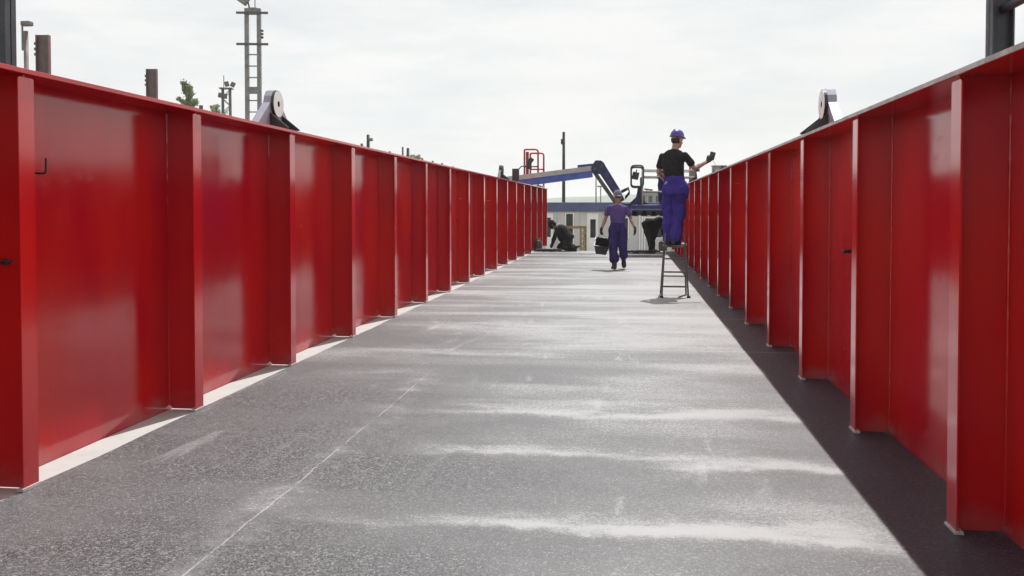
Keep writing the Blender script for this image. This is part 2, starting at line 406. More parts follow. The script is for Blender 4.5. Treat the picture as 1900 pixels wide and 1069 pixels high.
# ------------------------------------------------------------------ girders
def lug_parts(parent, s, u, y, z, dark=False):
    """pad eye standing on the top flange: thick lug, round cheek plate with hole, gusset towards the deck"""
    base = V((s*u, y, z)); T = .05
    T = .034
    pr = [(-.42, 0), (-.40, .02), (-.115, .235), (-.095, .29), (-.055, .335), (0, .35), (.055, .335), (.095, .29), (.115, .235), (.40, .02), (.42, 0)]
    lug = MB().prism([base+V((-T, a, h)) for a, h in pr], (2*T, 0, 0)).build('lifting_lug', 'black' if dark else 'lugshade', parent)
    tag(lug, 'black lifting lug' if dark else 'white lifting lug with a round eye')
    for q in (-s,):
        MB().wash(base+V((q*(T+.013), 0, .225)), (1, 0, 0), .026, .118, .024).build('cheek_plate', 'black', lug)
        if not dark: MB().wash(base+V((q*(T+.0265), 0, .225)), (1, 0, 0), .027, .114, .003).build('cheek_face', 'white', lug)
        MB().tube([base+V((q*(T-.01), 0, .225)), base+V((q*(T+.012), 0, .225))], .0255, 16).build('pin', 'black', lug)
        x0 = q*(T+.003)
        MB().prism([base+V((x0, -.009-.13, .002)), base+V((x0+q*.16, -.139, .002)), base+V((x0+q*.16, -.139, .012)), base+V((x0, -.139, .14))], (0, .02, 0)).build('gusset', 'black', lug)
        MB().prism([base+V((x0, .13, .002)), base+V((x0+q*.16, .13, .002)), base+V((x0+q*.16, .13, .012)), base+V((x0, .13, .14))], (0, .02, 0)).build('gusset', 'black', lug)

def girder(s, x, ztop, first, step, label):
    root = thing('bridge_girder', label, 'girder', (x, 0, 0))
    p = MB(); p.box((s*(PD+.011), (Y0+Y1)/2, (ztop-.0253-.6)/2), (.022, Y1-Y0, ztop-.0253+.6)); p.build('girder_plate', 'red', root)
    # top flange, slightly wavy inner edge
    bm = MB(); bm.box((s*.20, (Y0+Y1)/2, ztop-.0125), (.43, Y1-Y0, .025), bev=.003); tf = bm.build('top_flange', 'red', root)
    e = MB()                                          # thin strips on the inner rim of the flange, pale on the right girder
    yy = Y0
    while yy < Y1-1:
        ln = random.uniform(.6, 2.2); ln = min(ln, Y1-yy)
        e.box((s*(-.0165), yy+ln/2, ztop-.0125), (.002, ln-.004, .021)); yy += ln
    e.build('rim_strip', 'edge' if s > 0 else 'red', tf)
    MB().box((s*.20, (Y0+Y1)/2, -.587), (.43, Y1-Y0, .025)).build('bottom_flange', 'red', root)
    n = -5
    while True:
        y = first+step*n; n += 1
        if y < Y0+.2: continue
        if y > Y1-.1: break
        j = random.uniform(-.004, .004); h = ztop-.0253
        w = MB(); w.prism([(s*.0125, y-.007, .035), (s*.05, y-.007, .004), (s*(PD-.03), y-.007, .004), (s*(PD-.001), y-.007, .03), (s*(PD-.001), y-.007, h), (s*.0125, y-.007, h)], (0, .014, 0))
        st = w.build('stiffener', 'red', root)
        f = MB(); fw = .12
        f.prism([(0, y-fw/2+j, .012), (0, y+fw/2+j, .012), (0, y+fw/2+j, h-.024), (0, y+fw/2-.008+j, h-.014), (0, y-fw/2+.008+j, h-.014), (0, y-fw/2+j, h-.024)], (s*.012, 0, 0))
        bmesh.ops.bevel(f.bm, geom=f.bm.edges[:], offset=.002, segments=1, affect='EDGES')
        f.build('stiffener_flange', 'redc', st)
        wb = MB(); pts = []                             # lumpy weld where the web meets the plate
        for q in range(50):
            pts.append((s*(PD-.002), y-.009, .03+(h-.04)*q/49))
        wb.tube(pts, [random.uniform(.004, .0085) for _ in pts], 6)
        wb.tube([(p_[0], y+.009, p_[2]) for p_ in pts], [random.uniform(.004, .008) for _ in pts], 6)
        wb.build('weld_bead', 'red', st)
        c = MB(); k = random.uniform(.010, .016)
        c.prism([(s*(-.006), y-fw/2-.012+j, .002), (s*(-.006), y+fw/2+.006+j, .002), (s*.03, y+fw/2+.006+j, .002), (s*.03, y-fw/2-.012+j, .002)], (0, 0, k))
        c.build('foot_weld', 'chip', st)
    return root
GL = girder(-1, XL, 2.08, 4.19, 1.80, 'long red steel girder wall on the left of the deck, with an L-shaped black hook')
GR = girder(1, XR, 1.985, 4.16, 1.77, 'long red steel girder wall on the right of the deck, its inner face in shade')
lug_parts(GL, -1, .17, 7.75, 2.081)
lug_parts(GL, -1, .17, 22.2, 2.081, True)
lug_parts(GR, 1, .17, 7.5, 1.986)
lug_parts(GR, 1, .17, 21.5, 1.986, True)
MB().box((-.15, 25.0, 2.081+.19), (.18, .16, .38), bev=.008).build('end_bracket', 'black', GL)
MB().tube([(-.215, 4.30, 1.578), (-.10, 4.36, 1.576), (-.030, 4.36, 1.574), (-.022, 4.36, 1.576), (-.018, 4.361, 1.584), (-.017, 4.362, 1.60), (-.017, 4.362, 1.652)], .0055, 8).build('hook', 'black', GL)
def knob(root, s, y, z):
    m = MB(); m.tube([(s*(PD-.001), y, z), (s*(PD-.05), y, z), (s*(PD-.06), y, z-.01)], [.014, .014, .010], 10)
    m.tube([(s*(PD-.05), y-.03, z), (s*(PD-.05), y+.03, z)], .009, 8); m.build('clip', 'black', root, True)
MB().tube([(-.11, 4.184, 1.13), (-.11, 4.165, 1.13)], .016, 10).tube([(-.14, 4.166, 1.128), (-.075, 4.160, 1.135)], .008, 8).build('clip', 'black', GL, True); knob(GR, 1, 6.95, 1.08)
# small bolts left standing on the left flange rim
m = MB()
for y in (6.05, 9.9, 11.1, 12.0, 12.9, 13.6, 14.3, 15.2): m.tube([(.0, y, 2.08), (.0, y, 2.08+random.uniform(.012, .03))], .014, 8)
m.build('bolt', 'rustp', GL)

# a grey steel bar over the deck joint near the far end
b = MB(); b.box((0, 0, .045), (1.50, .16, .07), bev=.006)
for k in range(5): b.box((-.05+k*.12, -.081, .047), (.05, .004, .03))
tag(b.build('steel_bar', 'galv', None, loc=(.22, 25.8, 0)), 'grey steel bar lying across the deck behind the walking worker', 'bar')
b = MB(); b.box((-1.75, 25.75, .006), (2.3, .05, .008)); tag(b.build('joint_strip', 'dsteel'), 'thin dark joint strip across the far left of the deck', 'joint strip')

# ------------------------------------------------------------------ columns and posts beyond the girders
def gantry_leg(loc, label, ya, yb, za, w=.2, side=1):
    t = thing('gantry_leg', label, 'steel column', loc)
    for y in (ya, yb):
        m = MB(); h = 7.0
        m.box((0, y, h/2), (w, .012, h)); m.box((-w/2+.006, y, h/2), (.012, .14, h)); m.box((w/2-.006, y, h/2), (.012, .14, h))
        c = m.build('column', 'slate', t)
        MB().box((0, y, .012), (.4, .4, .024)).build('base_plate', 'slate', c)
    for z in za: MB().tube([(side*.02, ya+.02, z), (side*.02, yb-.02, z)], .035, 12).build('brace_pipe', 'slate', t, True)
    return t
gantry_leg((2.84, 7.55, GROUND), 'pair of dark slate steel columns joined by a pipe, behind the right girder', 0, -.72, (1.5, 3.93, 6.2), .16, 1)
gantry_leg((-5.41, 7.1, GROUND), 'pair of dark slate steel columns at the left edge, behind the left girder', .18, -.55, (1.5, 4.35, 6.2), .30, 1)
def h_post(px, pyt, X, label, w=.13, grp=None):
    Y = 10.0
    for _ in range(12): Y *= X/at(px, pyt, Y).x
    p = at(px, pyt, Y); h = p.z-GROUND
    t = thing('beam_post', label, 'steel post', (p.x, Y, GROUND), R(8), grp)
    m = MB(); m.box((0, 0, h/2), (w, .01, h)); m.box((-w/2+.005, .03, h/2-.003), (.010, w, h)); m.build('web', 'rustp', t)
    MB().box((w/2+.0055, .0, h/2-.001), (.013, w*.42, h-.002)).build('flange', 'rustedge', t)
    m = MB()
    for k in range(3): m.box((-w/2-.008, -.02, h-.10-.06*k), (.018, .03, .03), bev=.004)
    m.build('cleat', 'rustp', t)
h_post(79, 65, -6.5, 'brown steel H-section post close beside the left column, taller looking', grp='steel posts behind the left girder')
h_post(281, 128, -6.5, 'brown steel H-section post standing left of the treetop', grp='steel posts behind the left girder')
p = at(48, 58, 13.4); t = thing('lamp_post', 'thin brown post with a small grey lamp head, right beside the left column', 'lamp post', (p.x, 13.4, GROUND))
MB().tube([(0, 0, 0), (0, 0, p.z-GROUND)], .035, 10).build('pole', 'rustp', t, True)
q = at(50, 44, 13.4)-V((p.x, 13.4, GROUND))
MB().box(q, (.16, .12, .075), bev=.02).build('lamp_head', 'galv', t)
MB().tube([(-.06, 0, p.z-GROUND-.3), (-.06, 0, q.z-.02), (q.x-.07, 0, q.z)], .015, 8).build('bracket', 'galv', t)

# ------------------------------------------------------------------ masts
def base_at(px, py, Y): p = at(px, py, Y); return V((p.x, Y, GROUND)), p.z-GROUND
L0, H0 = base_at(469, 16, 40)
t = thing('lattice_mast', 'tall grey lattice mast with two crossarms behind the white lifting lug', 'mast', L0, R(10))
for sx in (-1, 1):
    MB().box((sx*.275, 0, H0/2), (.17, .22, H0), bev=.01).build('rail', 'galv', t)
z = .5; k = 0; m = MB()
while z < H0-1.6: m.box((0, 0, z), (.38, .05, .05)); z += .52
m.build('rung', 'galv', t)
for z in (H0-.12, H0-3.7, H0-7.2, 1.0): MB().box((0, 0, z), (.38, .2, .3)).build('batten', 'galv', t)
for z in (H0-.22, H0-1.63): MB().box((0, -.14, z), (1.42, .07, .10)).build('crossarm', 'dsteel', t)
m = MB()
for z in (H0-1.0, H0-1.15, H0-1.3): m.ball((.42, 0, z), .06, .06, .06)
m.build('insulator', 'dsteel', t, True)
MB().tube([(.1, 0, H0), (.1, 0, H0+.42)], .02, 8).build('spike', 'dsteel', t)
fl = MB().box((-.42, -.1, H0+.42), (.55, .25, .42), Matrix.Rotation(R(35), 3, 'Y'), bev=.03).build('floodlight', 'galv', t)
MB().beam((-.15, 0, H0), (-.2, -.05, H0+.3), .05, .05).build('bracket', 'dsteel', fl)

L0, H0 = base_at(420, 160, 90)
t = thing('floodlight_mast', 'small distant lattice mast topped by floodlights, left of the tall mast', 'mast', L0, R(14))
m = MB()
for sx in (-1, 1):
    for sy in (-1, 1): m.beam((sx*.42, sy*.42, 0), (sx*.36, sy*.36, H0-.2), .11, .11)
z = 0; k = 0
while z < H0-1:
    for q in (-1, 1):
        m.beam((-.4, q*.4, z), (.4, q*.4, z+.8), .07, .07) if k % 2 else m.beam((.4, q*.4, z), (-.4, q*.4, z+.8), .07, .07)
        m.beam((q*.4, -.4, z), (q*.4, .4, z+.8), .07, .07) if k % 2 else m.beam((q*.4, .4, z), (q*.4, -.4, z+.8), .07, .07)
    z += .8; k += 1
m.build('lattice', 'dsteel', t)
MB().box((0, 0, H0-.25), (1.3, 1.1, .1)).build('platform', 'dsteel', t)
for x, z, a in ((-.5, -1.0, 10), (-.05, -1.1, 0), (.75, .1, 25), (.15, .15, -15)):
    MB().box((x, -.55, H0+z), (.42, .3, .5), Matrix.Rotation(R(a), 3, 'Y'), bev=.04).build('floodlight', 'dsteel', t)
MB().tube([(-.25, 0, H0-.3), (-.25, 0, H0+1.1)], .04, 8).build('spike', 'dsteel', t)

def pole(px, pyt, Y, r, label, lamp=None, mat='woodpole', extra=None):
    L_, h = base_at(px, pyt, Y)
    t = thing('utility_pole', label, 'pole', L_)
    MB().tube([(0, 0, 0), (0, 0, h*.5), (0, 0, h)], [r*1.25, r*1.1, r*.9], 12).build('pole', mat, t, True)
    if lamp:
        q = at(*lamp, Y)-L_
        MB().beam((0, 0, q.z-.15), (q.x*.6, 0, q.z-.04), r*.8, r*.8).build('arm', 'dsteel', t)
        MB().box((q.x*.85, 0, q.z), (abs(q.x)*.7, .3, .2), Matrix.Rotation(R(-22), 3, 'Y'), bev=.03).build('lamp_head', 'galv', t)
    if extra: extra(t, h)
    return t
pole(1046, 245, 52, .085, 'tall black pole rising behind the blue roof band of the site office', extra=lambda t, h: [MB().box((-.1, 0, h-.55), (.12, .14, .3), bev=.02).build('clamp', 'black', t)])
pole(683, 250, 60, .11, 'dark lamp pole with one short arm, seen over the left girder', lamp=(690, 259))
pole(757, 275, 75, .13, 'short dark pole top furthest along the left girder rim', extra=lambda t, h: [MB().box((-.45, 0, h-.35), (.12, .12, .9)).build('side_rod', 'dsteel', t)])
pole(1106, 318, 95, .07, 'thin grey mast left of the jib, the nearer of two', mat='galv')
pole(1114.5, 346, 120, .08, 'thin grey lamp mast with a short crosspiece right beside the jib', mat='galv', extra=lambda t, h: [MB().box((0, 0, h), (.9, .25, .18)).build('lamp_head', 'galv', t)])
pole(1200, 352, 110, .08, 'thin grey lamp mast seen between the basket rails', mat='galv', extra=lambda t, h: [MB().box((.2, 0, h), (1.0, .3, .2), Matrix.Rotation(R(8), 3, 'Y')).build('lamp_head', 'dsteel', t)])

# ------------------------------------------------------------------ trees
def tree(px, pyt, Y, H_w, n, mat, label, seed):
    rnd = random.Random(seed); L_, h = base_at(px, pyt, Y)
    t = thing('leafy_tree', label, 'tree', L_)
    tr = MB(); tr.tube([(0, 0, 0), (.1, 0, h*.35), (-.05, .05, h*.7), (0, 0, h*.96)], [.2, .15, .09, .02], 9)
    limbs = []
    for k in range(54):
        z = h*(.3+.68*k/54); a = rnd.uniform(0, 6.28); ln = H_w*(1.08-(z/h))*rnd.uniform(.75, 1.25)
        e = V((math.cos(a)*ln, math.sin(a)*ln, z+ln*rnd.uniform(.45, .95)))
        e.z = min(e.z, h)
        tr.tube([(0, 0, z), (e.x*.5, e.y*.5, z+(e.z-z)*.4), e], [.05, .03, .012], 6); limbs.append((V((0, 0, z)), e))
    tr.build('trunk', 'bark', t)
    bm = bmesh.new()
    for k in range(n):
        a, e = limbs[int(rnd.random()**.6*len(limbs)) % len(limbs)]
        if int(abs(e.x)*977) % 8 == 0: continue
        f = rnd.uniform(.25, 1.06); c = a.lerp(e, f)
        sp = .13*(1.2-f*.6)
        c += V((rnd.gauss(0, sp), rnd.gauss(0, sp), rnd.gauss(0, sp)))
        u = V((rnd.gauss(0, 1), rnd.gauss(0, 1), rnd.gauss(0, 1))).normalized(); w = u.orthogonal().normalized()
        s = rnd.uniform(.03, .075)
        bm.faces.new([bm.verts.new(c+u*s*1.5), bm.verts.new(c+w*s), bm.verts.new(c-u*s*1.5), bm.verts.new(c-w*s)])
    me = bpy.data.meshes.new('crown'); bm.to_mesh(me); bm.free(); link('crown', me, mat, t)
tree(349, 153, 70, 3.5, 8500, 'leaf', 'tapering green treetop showing over the left girder, left of the floodlight mast', 3)
tree(402, 192, 78, 3.2, 3000, 'leafl', 'small low treetop right beside the distant floodlight mast', 5)
tree(770, 288, 80, 2.5, 2500, 'leaf', 'low dark treetop barely showing over the left girder rim', 9)

# ------------------------------------------------------------------ site office and far building
OY = 45.0
t = thing('site_office', 'long pale site office cabin with a blue roof band beyond the end of the bridge', 'cabin', (-2.0, OY, GROUND))
x0, x1 = -9.0, 7.0; zt = 2.66
MB().box(((x0+x1)/2, 1.25, 1.1), (x1-x0, 2.5, 2.2)).build('wall', 'office', t)
m = MB()
k = -8.25
while k < 7: m.box((k, -.006, 1.1), (.025, .010, 2.16)); k += 1.12
m.build('panel_joint', 'greytop', t)
MB().box(((x0+x1)/2, 1.25, 2.43), (x1-x0+.2, 2.75, .44), bev=.02).build('roof_band', 'oblue', t)
def xo(px): return at(px, 420, OY).x+2.0
def zo(py): return at(1100, py, OY).z-GROUND
def door(pa, pb, ga, gb, gy0, gy1, label=None):
    a, c = xo(pa), xo(pb)
    m = MB(); zt_ = zo(396); m.box((a+.03, -.02, zt_/2), (.06, .05, zt_)); m.box((c-.03, -.02, zt_/2), (.06, .05, zt_)); m.box(((a+c)/2, -.02, zt_-.03), (c-a-.12, .05, .06))
    d = MB().box(((a+c)/2, -.012, (zt_-.06)/2), (c-a-.125, .03, zt_-.07)).build('door', 'oframe', t)
    m.build('door_frame', 'oframe', d)
    ga, gb = xo(ga), xo(gb); z0, z1 = zo(gy1), zo(gy0)
    MB().box(((ga+gb)/2, -.033, (z0+z1)/2), (gb-ga, .008, z1-z0)).build('window', 'glass', d)
    MB().box((c-.18, -.05, 1.05), (.12, .04, .03)).build('handle', 'dsteel', d)
door(1089.5, 1110, 1095.3, 1105.3, 407, 441)
door(1012, 1026, 1015, 1022, 404, 440)
def window(pa, pb, y0, y1):
    a, c = xo(pa), xo(pb); z0, z1 = zo(y1), zo(y0)
    f = MB().box(((a+c)/2, -.012, (z0+z1)/2), (c-a+.1, .03, z1-z0+.1)).build('window', 'oframe', t)
    MB().box(((a+c)/2, -.032, (z0+z1)/2), (c-a, .012, z1-z0)).build('pane', 'glass', f)
window(1050.5, 1063, 397, 462)
window(1194, 1228, 405, 440)
window(1140, 1165, 405, 440)
m = MB()
for k in range(3): m.box((xo(1187+k*4.5), -.07, 1.1), (.07, .07, 2.2))
m.build('downpipe', 'oframe', t)

p = at(1207, 356, 130)
t = thing('warehouse', 'small grey flat-roofed building far off, seen through the basket rails', 'building', (p.x, 130, GROUND))
hh = p.z-GROUND
MB().box((0, 3, hh/2), (3.2, 6, hh)).build('wall', 'concrete', t)
MB().box((0, 3, hh+.05), (3.5, 6.3, .1)).build('roof', 'greytop', t)
m = MB()
for k in range(3): MB().box((-1.0+k*1.0, -.02, hh-1.2), (.5, .04, 1.3)).build('window', 'glass', t)
m.bm.free()
p = at(1334, 309, 40)
t = thing('grey_cabinet', 'grey rooftop box just showing above the right girder rim', 'cabinet', (p.x, 40, GROUND))
hh = p.z-GROUND; MB().box((0, 0, hh/2), (.56, .5, hh), bev=.02).build('body', 'galv', t)
MB().box((0, 0, hh+.02), (.62, .56, .04)).build('lid', 'greytop', t)
MB().box((0, -.26, hh-.5), (.4, .012, .8)).build('door', 'greytop', t)

# ------------------------------------------------------------------ yellow gate
p = at(1080, 464, 31.2)
t = thing('yellow_barrier', 'faded yellow barrier frame with a rusty chain hanging on it, in front of the office', 'barrier', (p.x, 31.2, GROUND))
def lx(px): return at(px, 440, 31.2).x-p.x
zt = at(1080, 419.5, 31.2).z-GROUND
MB().box((lx(1078), 0, zt/2), (.06, .06, zt), bev=.005).build('post', 'yellow', t)
MB().box((lx(1086.5), 0, zt/2), (.06, .06, zt), bev=.005).build('post', 'yellow', t)
MB().box((lx(1069), -.035, zt-.04), (lx(1087)-lx(1051), .008, .09)).build('rail', 'yellow', t)
m = MB(); x = lx(1083.5)
for k in range(15):
    m.tube([(x+.03*math.sin(k*1.9)+.025*math.cos(a), -.05+(.02*math.sin(a) if k % 2 else 0), zt-.1-k*.055+.034*math.sin(a)) for a in [i*math.pi/4 for i in range(9)]], .011, 6)
m.build('chain', 'yrust', t)

# ------------------------------------------------------------------ boom lift
BY = 28.6
def P(px, py, y=BY): return at(px, py, y)
base = V((-9.2, BY, GROUND))
t = thing('boom_lift', 'blue articulated boom lift reaching over the left girder with its basket above the deck', 'boom lift', base)
def Q(px, py, dy=0.0): v = P(px, py, BY+dy); return v-base
# chassis, behind the girder
ch = MB().box((0, 0, .75), (3.6, 1.6, .35), bev=.05).build('chassis', 'navy', t)
for sx in (-1, 1):
    for sy in (-1, 1):
        w = MB().tube([(sx*1.25, sy*.85-.15, .45), (sx*1.25, sy*.85+.15, .45)], .45, 24).build('wheel', 'rubber', t, False)
        MB().tube([(sx*1.25, sy*1.01-.01, .45), (sx*1.25, sy*1.01+.01, .45)], .24, 16).build('rim', 'greytop', w)
MB().box((-.2, 0, 1.3), (2.2, 1.4, .72), bev=.08).build('turntable', 'blue', t)
piv = V((.6, 0, 2.55))
MB().box((.4, 0, 2.0), (.5, .5, .9), bev=.04).build('tower', 'blue', t)
A = Q(1100, 319.5)
d = (A-piv).normalized()
m = MB(); m.beam(piv, piv+d*(A-piv).length*.62, .36, .42); m.build('boom', 'bluel', t)
m = MB(); m.beam(piv+d*(A-piv).length*.60, A-d*.02, .29, .31); bo = m.build('boom_extension', 'bluel', t)
up = V((0, 0, 1))-d*d.z; up.normalize()
MB().beam(piv+d*.2+up*.155, A+up*.115-d*.02, .345, .15).build('top_cover', 'greytop', bo)
MB().beam(A-d*.45+up*.21+V((0, 0, .02)), A+d*.1+up*.21, .12, .10).build('hydraulic_cylinder', 'blue', bo)
# knuckle and jib
k0 = Q(1109, 303); k1 = Q(1126, 322); k2 = Q(1152, 369)
def flat(poly, y0, th): return [Q(a, c)+V((0, y0, 0)) for a, c in poly], (0, th, 0)
for q in (-.20, .12):
    m = MB(); m.prism(*flat([(1097, 313), (1103, 301), (1106, 298), (1116, 298.5), (1121, 303), (1125, 311), (1113, 323), (1100, 322)], q, .07)); kn = m.build('knuckle_plate', 'navy', t)
for q in (-.17, .10):
    m = MB(); m.prism(*flat([(1108, 303), (1120, 302), (1150, 351), (1159, 371), (1149, 377), (1106, 312)], q, .06)); jb = m.build('jib_plate', 'navy', t)
    mm = MB()
    for f in range(5):
        c = Q(1118, 312).lerp(Q(1148, 362), f/4); mm.box(c+V((0, q-.004, 0)), (.10, .008, .16), Matrix.Rotation(R(-28), 3, 'Y'))
    if q < 0: mm.build('stiffening_rib', 'blue', jb)
    else: mm.bm.free()
m = MB(); m.beam(Q(1104, 321), Q(1144, 379), .12, .12); m.build('jib_link', 'dsteel', t)
for c in ((1104, 314), (1117, 309), (1149, 371)): MB().tube([Q(*c)+V((0, -.24, 0)), Q(*c)+V((0, .24, 0))], .05, 14).build('pin', 'dsteel', t)
m = MB(); hp = [Q(1143, 360), Q(1158, 352), Q(1166, 348), Q(1168, 356), Q(1160, 366)]
for o_ in (0, .05, .1): m.tube([v+V((0, -.28+o_, -o_*.6)) for v in hp], .018, 8)
m.build('hose', 'rubber', t, True)
# basket
D = 1.3
bf, bb = -.6, .6
def bq(px, py, yy): return at(px, py, BY)-base+V((0, yy, 0))
xl, xr = bq(1171, 380, 0).x, bq(1288, 380, 0).x
zf = bq(1200, 380, 0).z; zb = bq(1200, 401, 0).z; ztop = bq(1200, 317, 0).z
fl = MB().box(((xl+xr)/2, 0, zb+.05+(zf-zb-.05)/2+.09), (xr-xl, 1.2, zf-zb-.05-.18), bev=.03).build('basket_floor', 'blue', t)
m = MB()
for k in range(7): m.box((xl+.12+(xr-xl-.24)*k/6, 0, zb+.09), (.2, 1.1, .18), bev=.03)
for k in range(3): m.box(((xl+xr)/2, -.5+k*.5, zb+.10), (xr-xl-.1, .1, .15))
m.build('underframe', 'black', fl)
MB().box((bq(1160, 378, 0).x, 0, zf-.12), (.34, .5, .34), bev=.03).build('basket_mount', 'navy', t)
MB().prism([bq(1164, 381, -.3), bq(1205, 381, -.3), bq(1193, 372, -.3), bq(1190, 345, -.3), bq(1184, 345, -.3), bq(1180, 366, -.3)], (0, .1, 0)).build('mast_post', 'navy', fl)
rails = MB(); 
for yy in (bf, bb):
    for py in (317, 329, 356): rails.tube([(bq(1192, py, 0).x, yy, bq(1192, py, 0).z), (xr, yy, bq(1192, py, 0).z-.02)], .021, 8)
for xx in (bq(1192, 300, 0).x, (xl+xr)/2+.15, xr):
    for yy in (bf, bb): rails.tube([(xx, yy, zf-.02), (xx, yy, ztop)], .024, 8)
for py in (317, 329, 356): rails.tube([(xr, bf, bq(1192, py, 0).z-.02), (xr, bb, bq(1192, py, 0).z-.02)], .021, 8)
rails.build('basket_rail', 'greytop', t, True)
# rounded guard loops at the control end
def loop(x0, x1, z0, z1, yy, r=.09):
    pts = []
    for cx, cz, a0 in ((x1-r, z1-r, 0), (x0+r, z1-r, 90), (x0+r, z0+r, 180), (x1-r, z0+r, 270)):
        for k in range(5): a = R(a0+k*22.5); pts.append((cx+r*math.cos(a), yy, cz+r*math.sin(a)))
    return pts+[pts[0]]
for yy in (bf-.02, bb+.02): MB().tube(loop(bq(1171, 0+345, 0).x, bq(1193, 345, 0).x, bq(1180, 347, 0).z, bq(1180, 309, 0).z, yy), .028, 8).build('guard_loop', 'black', t, True)
cb = MB().box((bq(1179, 326, 0).x, -.35, bq(1179, 327, 0).z), (.2, .42, .22), Matrix.Rotation(R(12), 3, 'Y'), bev=.02).build('control_box', 'black', t)
MB().tube([(bq(1180, 0+320, 0).x, -.35, bq(1180, 322, 0).z), (bq(1180, 320, 0).x+.02, -.35, bq(1180, 316, 0).z)], .02, 8).build('joystick', 'black', cb)
MB().beam((bq(1190, 330, 0).x, -.35, bq(1179, 330, 0).z), (bq(1190, 330, 0).x, -.35, zf), .09, .09).build('control_stand', 'navy', t)
cab = MB().box((bq(1284.5, 320, 0).x, -.1, bq(1284, 320, 0).z-.1), (.2, .3, .62), bev=.03).build('control_cabinet', 'galv', t)
MB().box((bq(1280.2, 320, 0).x, -.256, bq(1284, 311, 0).z), (.075, .012, .26)).build('sign_plate', 'rail', cab)
MB().box((bq(1281.8, 320, 0).x, -.266, bq(1284, 311, 0).z), (.03, .006, .20)).build('sign_stripe', 'white', cab)

# ------------------------------------------------------------------ red work platform beyond the boom
RY = 35.5
p = at(991, 300, RY)
t = thing('scissor_lift', 'red guard rails of a raised work platform rising behind the blue boom', 'work platform', (p.x, RY, GROUND))
def rx(px): return at(px, 300, RY).x-p.x
def rz_(py): return at(990, py, RY).z-GROUND
MB().box((-.1, .5, .55), (.6, 1.8, .3), bev=.03).build('chassis', 'black', t)
for sx in (-1, 1):
    for y in (-.1, 1.1): MB().tube([(-.1+sx*.3-.06, y, .22), (-.1+sx*.3+.06, y, .22)], .22, 18).build('wheel', 'rubber', t)
zp = rz_(345)
for sx in (-.33, .10):
    m = MB(); m.beam((sx, -.2, .75), (sx, 1.2, zp-.1), .05, .12, (0, -1, 1)); m.beam((sx+.06, 1.2, .75), (sx+.06, -.2, zp-.1), .05, .12, (0, 1, 1)); m.build('scissor_arm', 'dsteel', t)
MB().box((0, .5, zp-.03), (.58, 1.8, .08)).build('platform', 'dsteel', t)
def uloop(x0, x1, z0, zt_, yy, r=.1):
    pts = [(x0, yy, z0)]
    for k in range(5): a = R(180-k*22.5); pts.append((x0+r*.4+r*.4*math.cos(a), yy, zt_-r*.4+r*.4*math.sin(a)))
    for k in range(5): a = R(90-k*22.5); pts.append((x1-r+r*math.cos(a), yy, zt_-r+r*math.sin(a)))
    return pts+[(x1, yy, z0)]
m = MB(); m.tube(uloop(rx(975), rx(1000), zp, rz_(278.5), -.35), .034, 10)
m.tube([(rx(975), -.35, rz_(310)), (rx(1000), -.35, rz_(310))], .028, 8); m.build('guard_rail', 'rail', t, True)
m = MB(); m.tube(uloop(rx(983), rx(1008), zp, rz_(284), .2), .034, 10)
m.tube([(rx(983), .2, rz_(314)), (rx(1008), .2, rz_(314))], .028, 8); m.build('guard_rail', 'rail', t, True)
m = MB(); m.box((rx(979), -.1, (zp+rz_(282))/2), (.12, .03, rz_(282)-zp)); m.build('gate_panel', 'rail', t)
cb = MB().box((rx(987), -.5, rz_(299.5)), (.17, .2, .24), Matrix.Rotation(R(35), 3, 'Y'), bev=.02).build('control_box', 'black', t)
MB().beam((rx(985), -.5, rz_(303)), (rx(985), -.5, rz_(315)), .16, .12).build('box_bracket', 'black', cb)
MB().tube([(rx(983), -.5, rz_(308)), (rx(970), -.52, rz_(310)), (rx(963), -.52, rz_(318))], .022, 8).build('cable', 'black', cb, True)
MB().box((rx(988), -.45, (zp+rz_(345))/2-.4), (.14, .14, 1.0)).build('strut', 'black', t)

# ------------------------------------------------------------------ ladder
LYd = 14.36
fl_, fr_ = at(1228, 551, LYd), at(1277.5, 549, LYd)
LX = (fl_.x+fr_.x)/2
t = thing('step_ladder', 'dark steel step ladder with a small platform, standing by the right girder', 'ladder', (LX, LYd, 0))
hw = (fr_.x-fl_.x)/2; PH = .80
def rail_pt(s_, z, back=False):
    k = z/PH
    return V((s_*(hw-(.045)*k), (.62-.30*k) if back else .02+.12*k, z))
for s_ in (-1, 1):
    MB().beam(rail_pt(s_, .01), rail_pt(s_, 1.0), .024, .038, (0, 1, 0)).build('rail', 'dsteel', t)
    MB().beam(rail_pt(s_, .01, True), rail_pt(s_, PH, True), .026, .026, (0, 1, 0)).build('rear_leg', 'dsteel', t)
    MB().box(rail_pt(s_, .014)+V((s_*.005, -.005, 0)), (.055, .07, .027), bev=.005).build('foot', 'rubber', t)
for z in (.17, .395, .60):
    a, c = rail_pt(-1, z), rail_pt(1, z); MB().box((a+c)/2, ((c-a).length-.03, .06, .022)).build('rung', 'dsteel', t)
a, c = rail_pt(-1, .3, True), rail_pt(1, .3, True); MB().box((a+c)/2, ((c-a).length, .02, .02)).build('rear_brace', 'dsteel', t)
MB().box((0, .24, PH-.012), (2*hw-.12, .30, .022), bev=.004).build('platform', 'dsteel', t)
m = MB(); m.tube([rail_pt(1, .05), rail_pt(1, .03)+V((-.10, -.02, 0)), (hw-.16, -.04, .012)], .008, 8); m.build('strap', 'rubber', t, True)
# paint tray and rag by the man's feet
b = MB(); b.box((0, 0, .02), (.09, .10, .04), bev=.015); tag(b.build('white_rag', 'white', None, loc=(LX+.14, LYd+.28, PH+.001)), 'small white folded rag on the ladder platform beside the boots', 'rag')

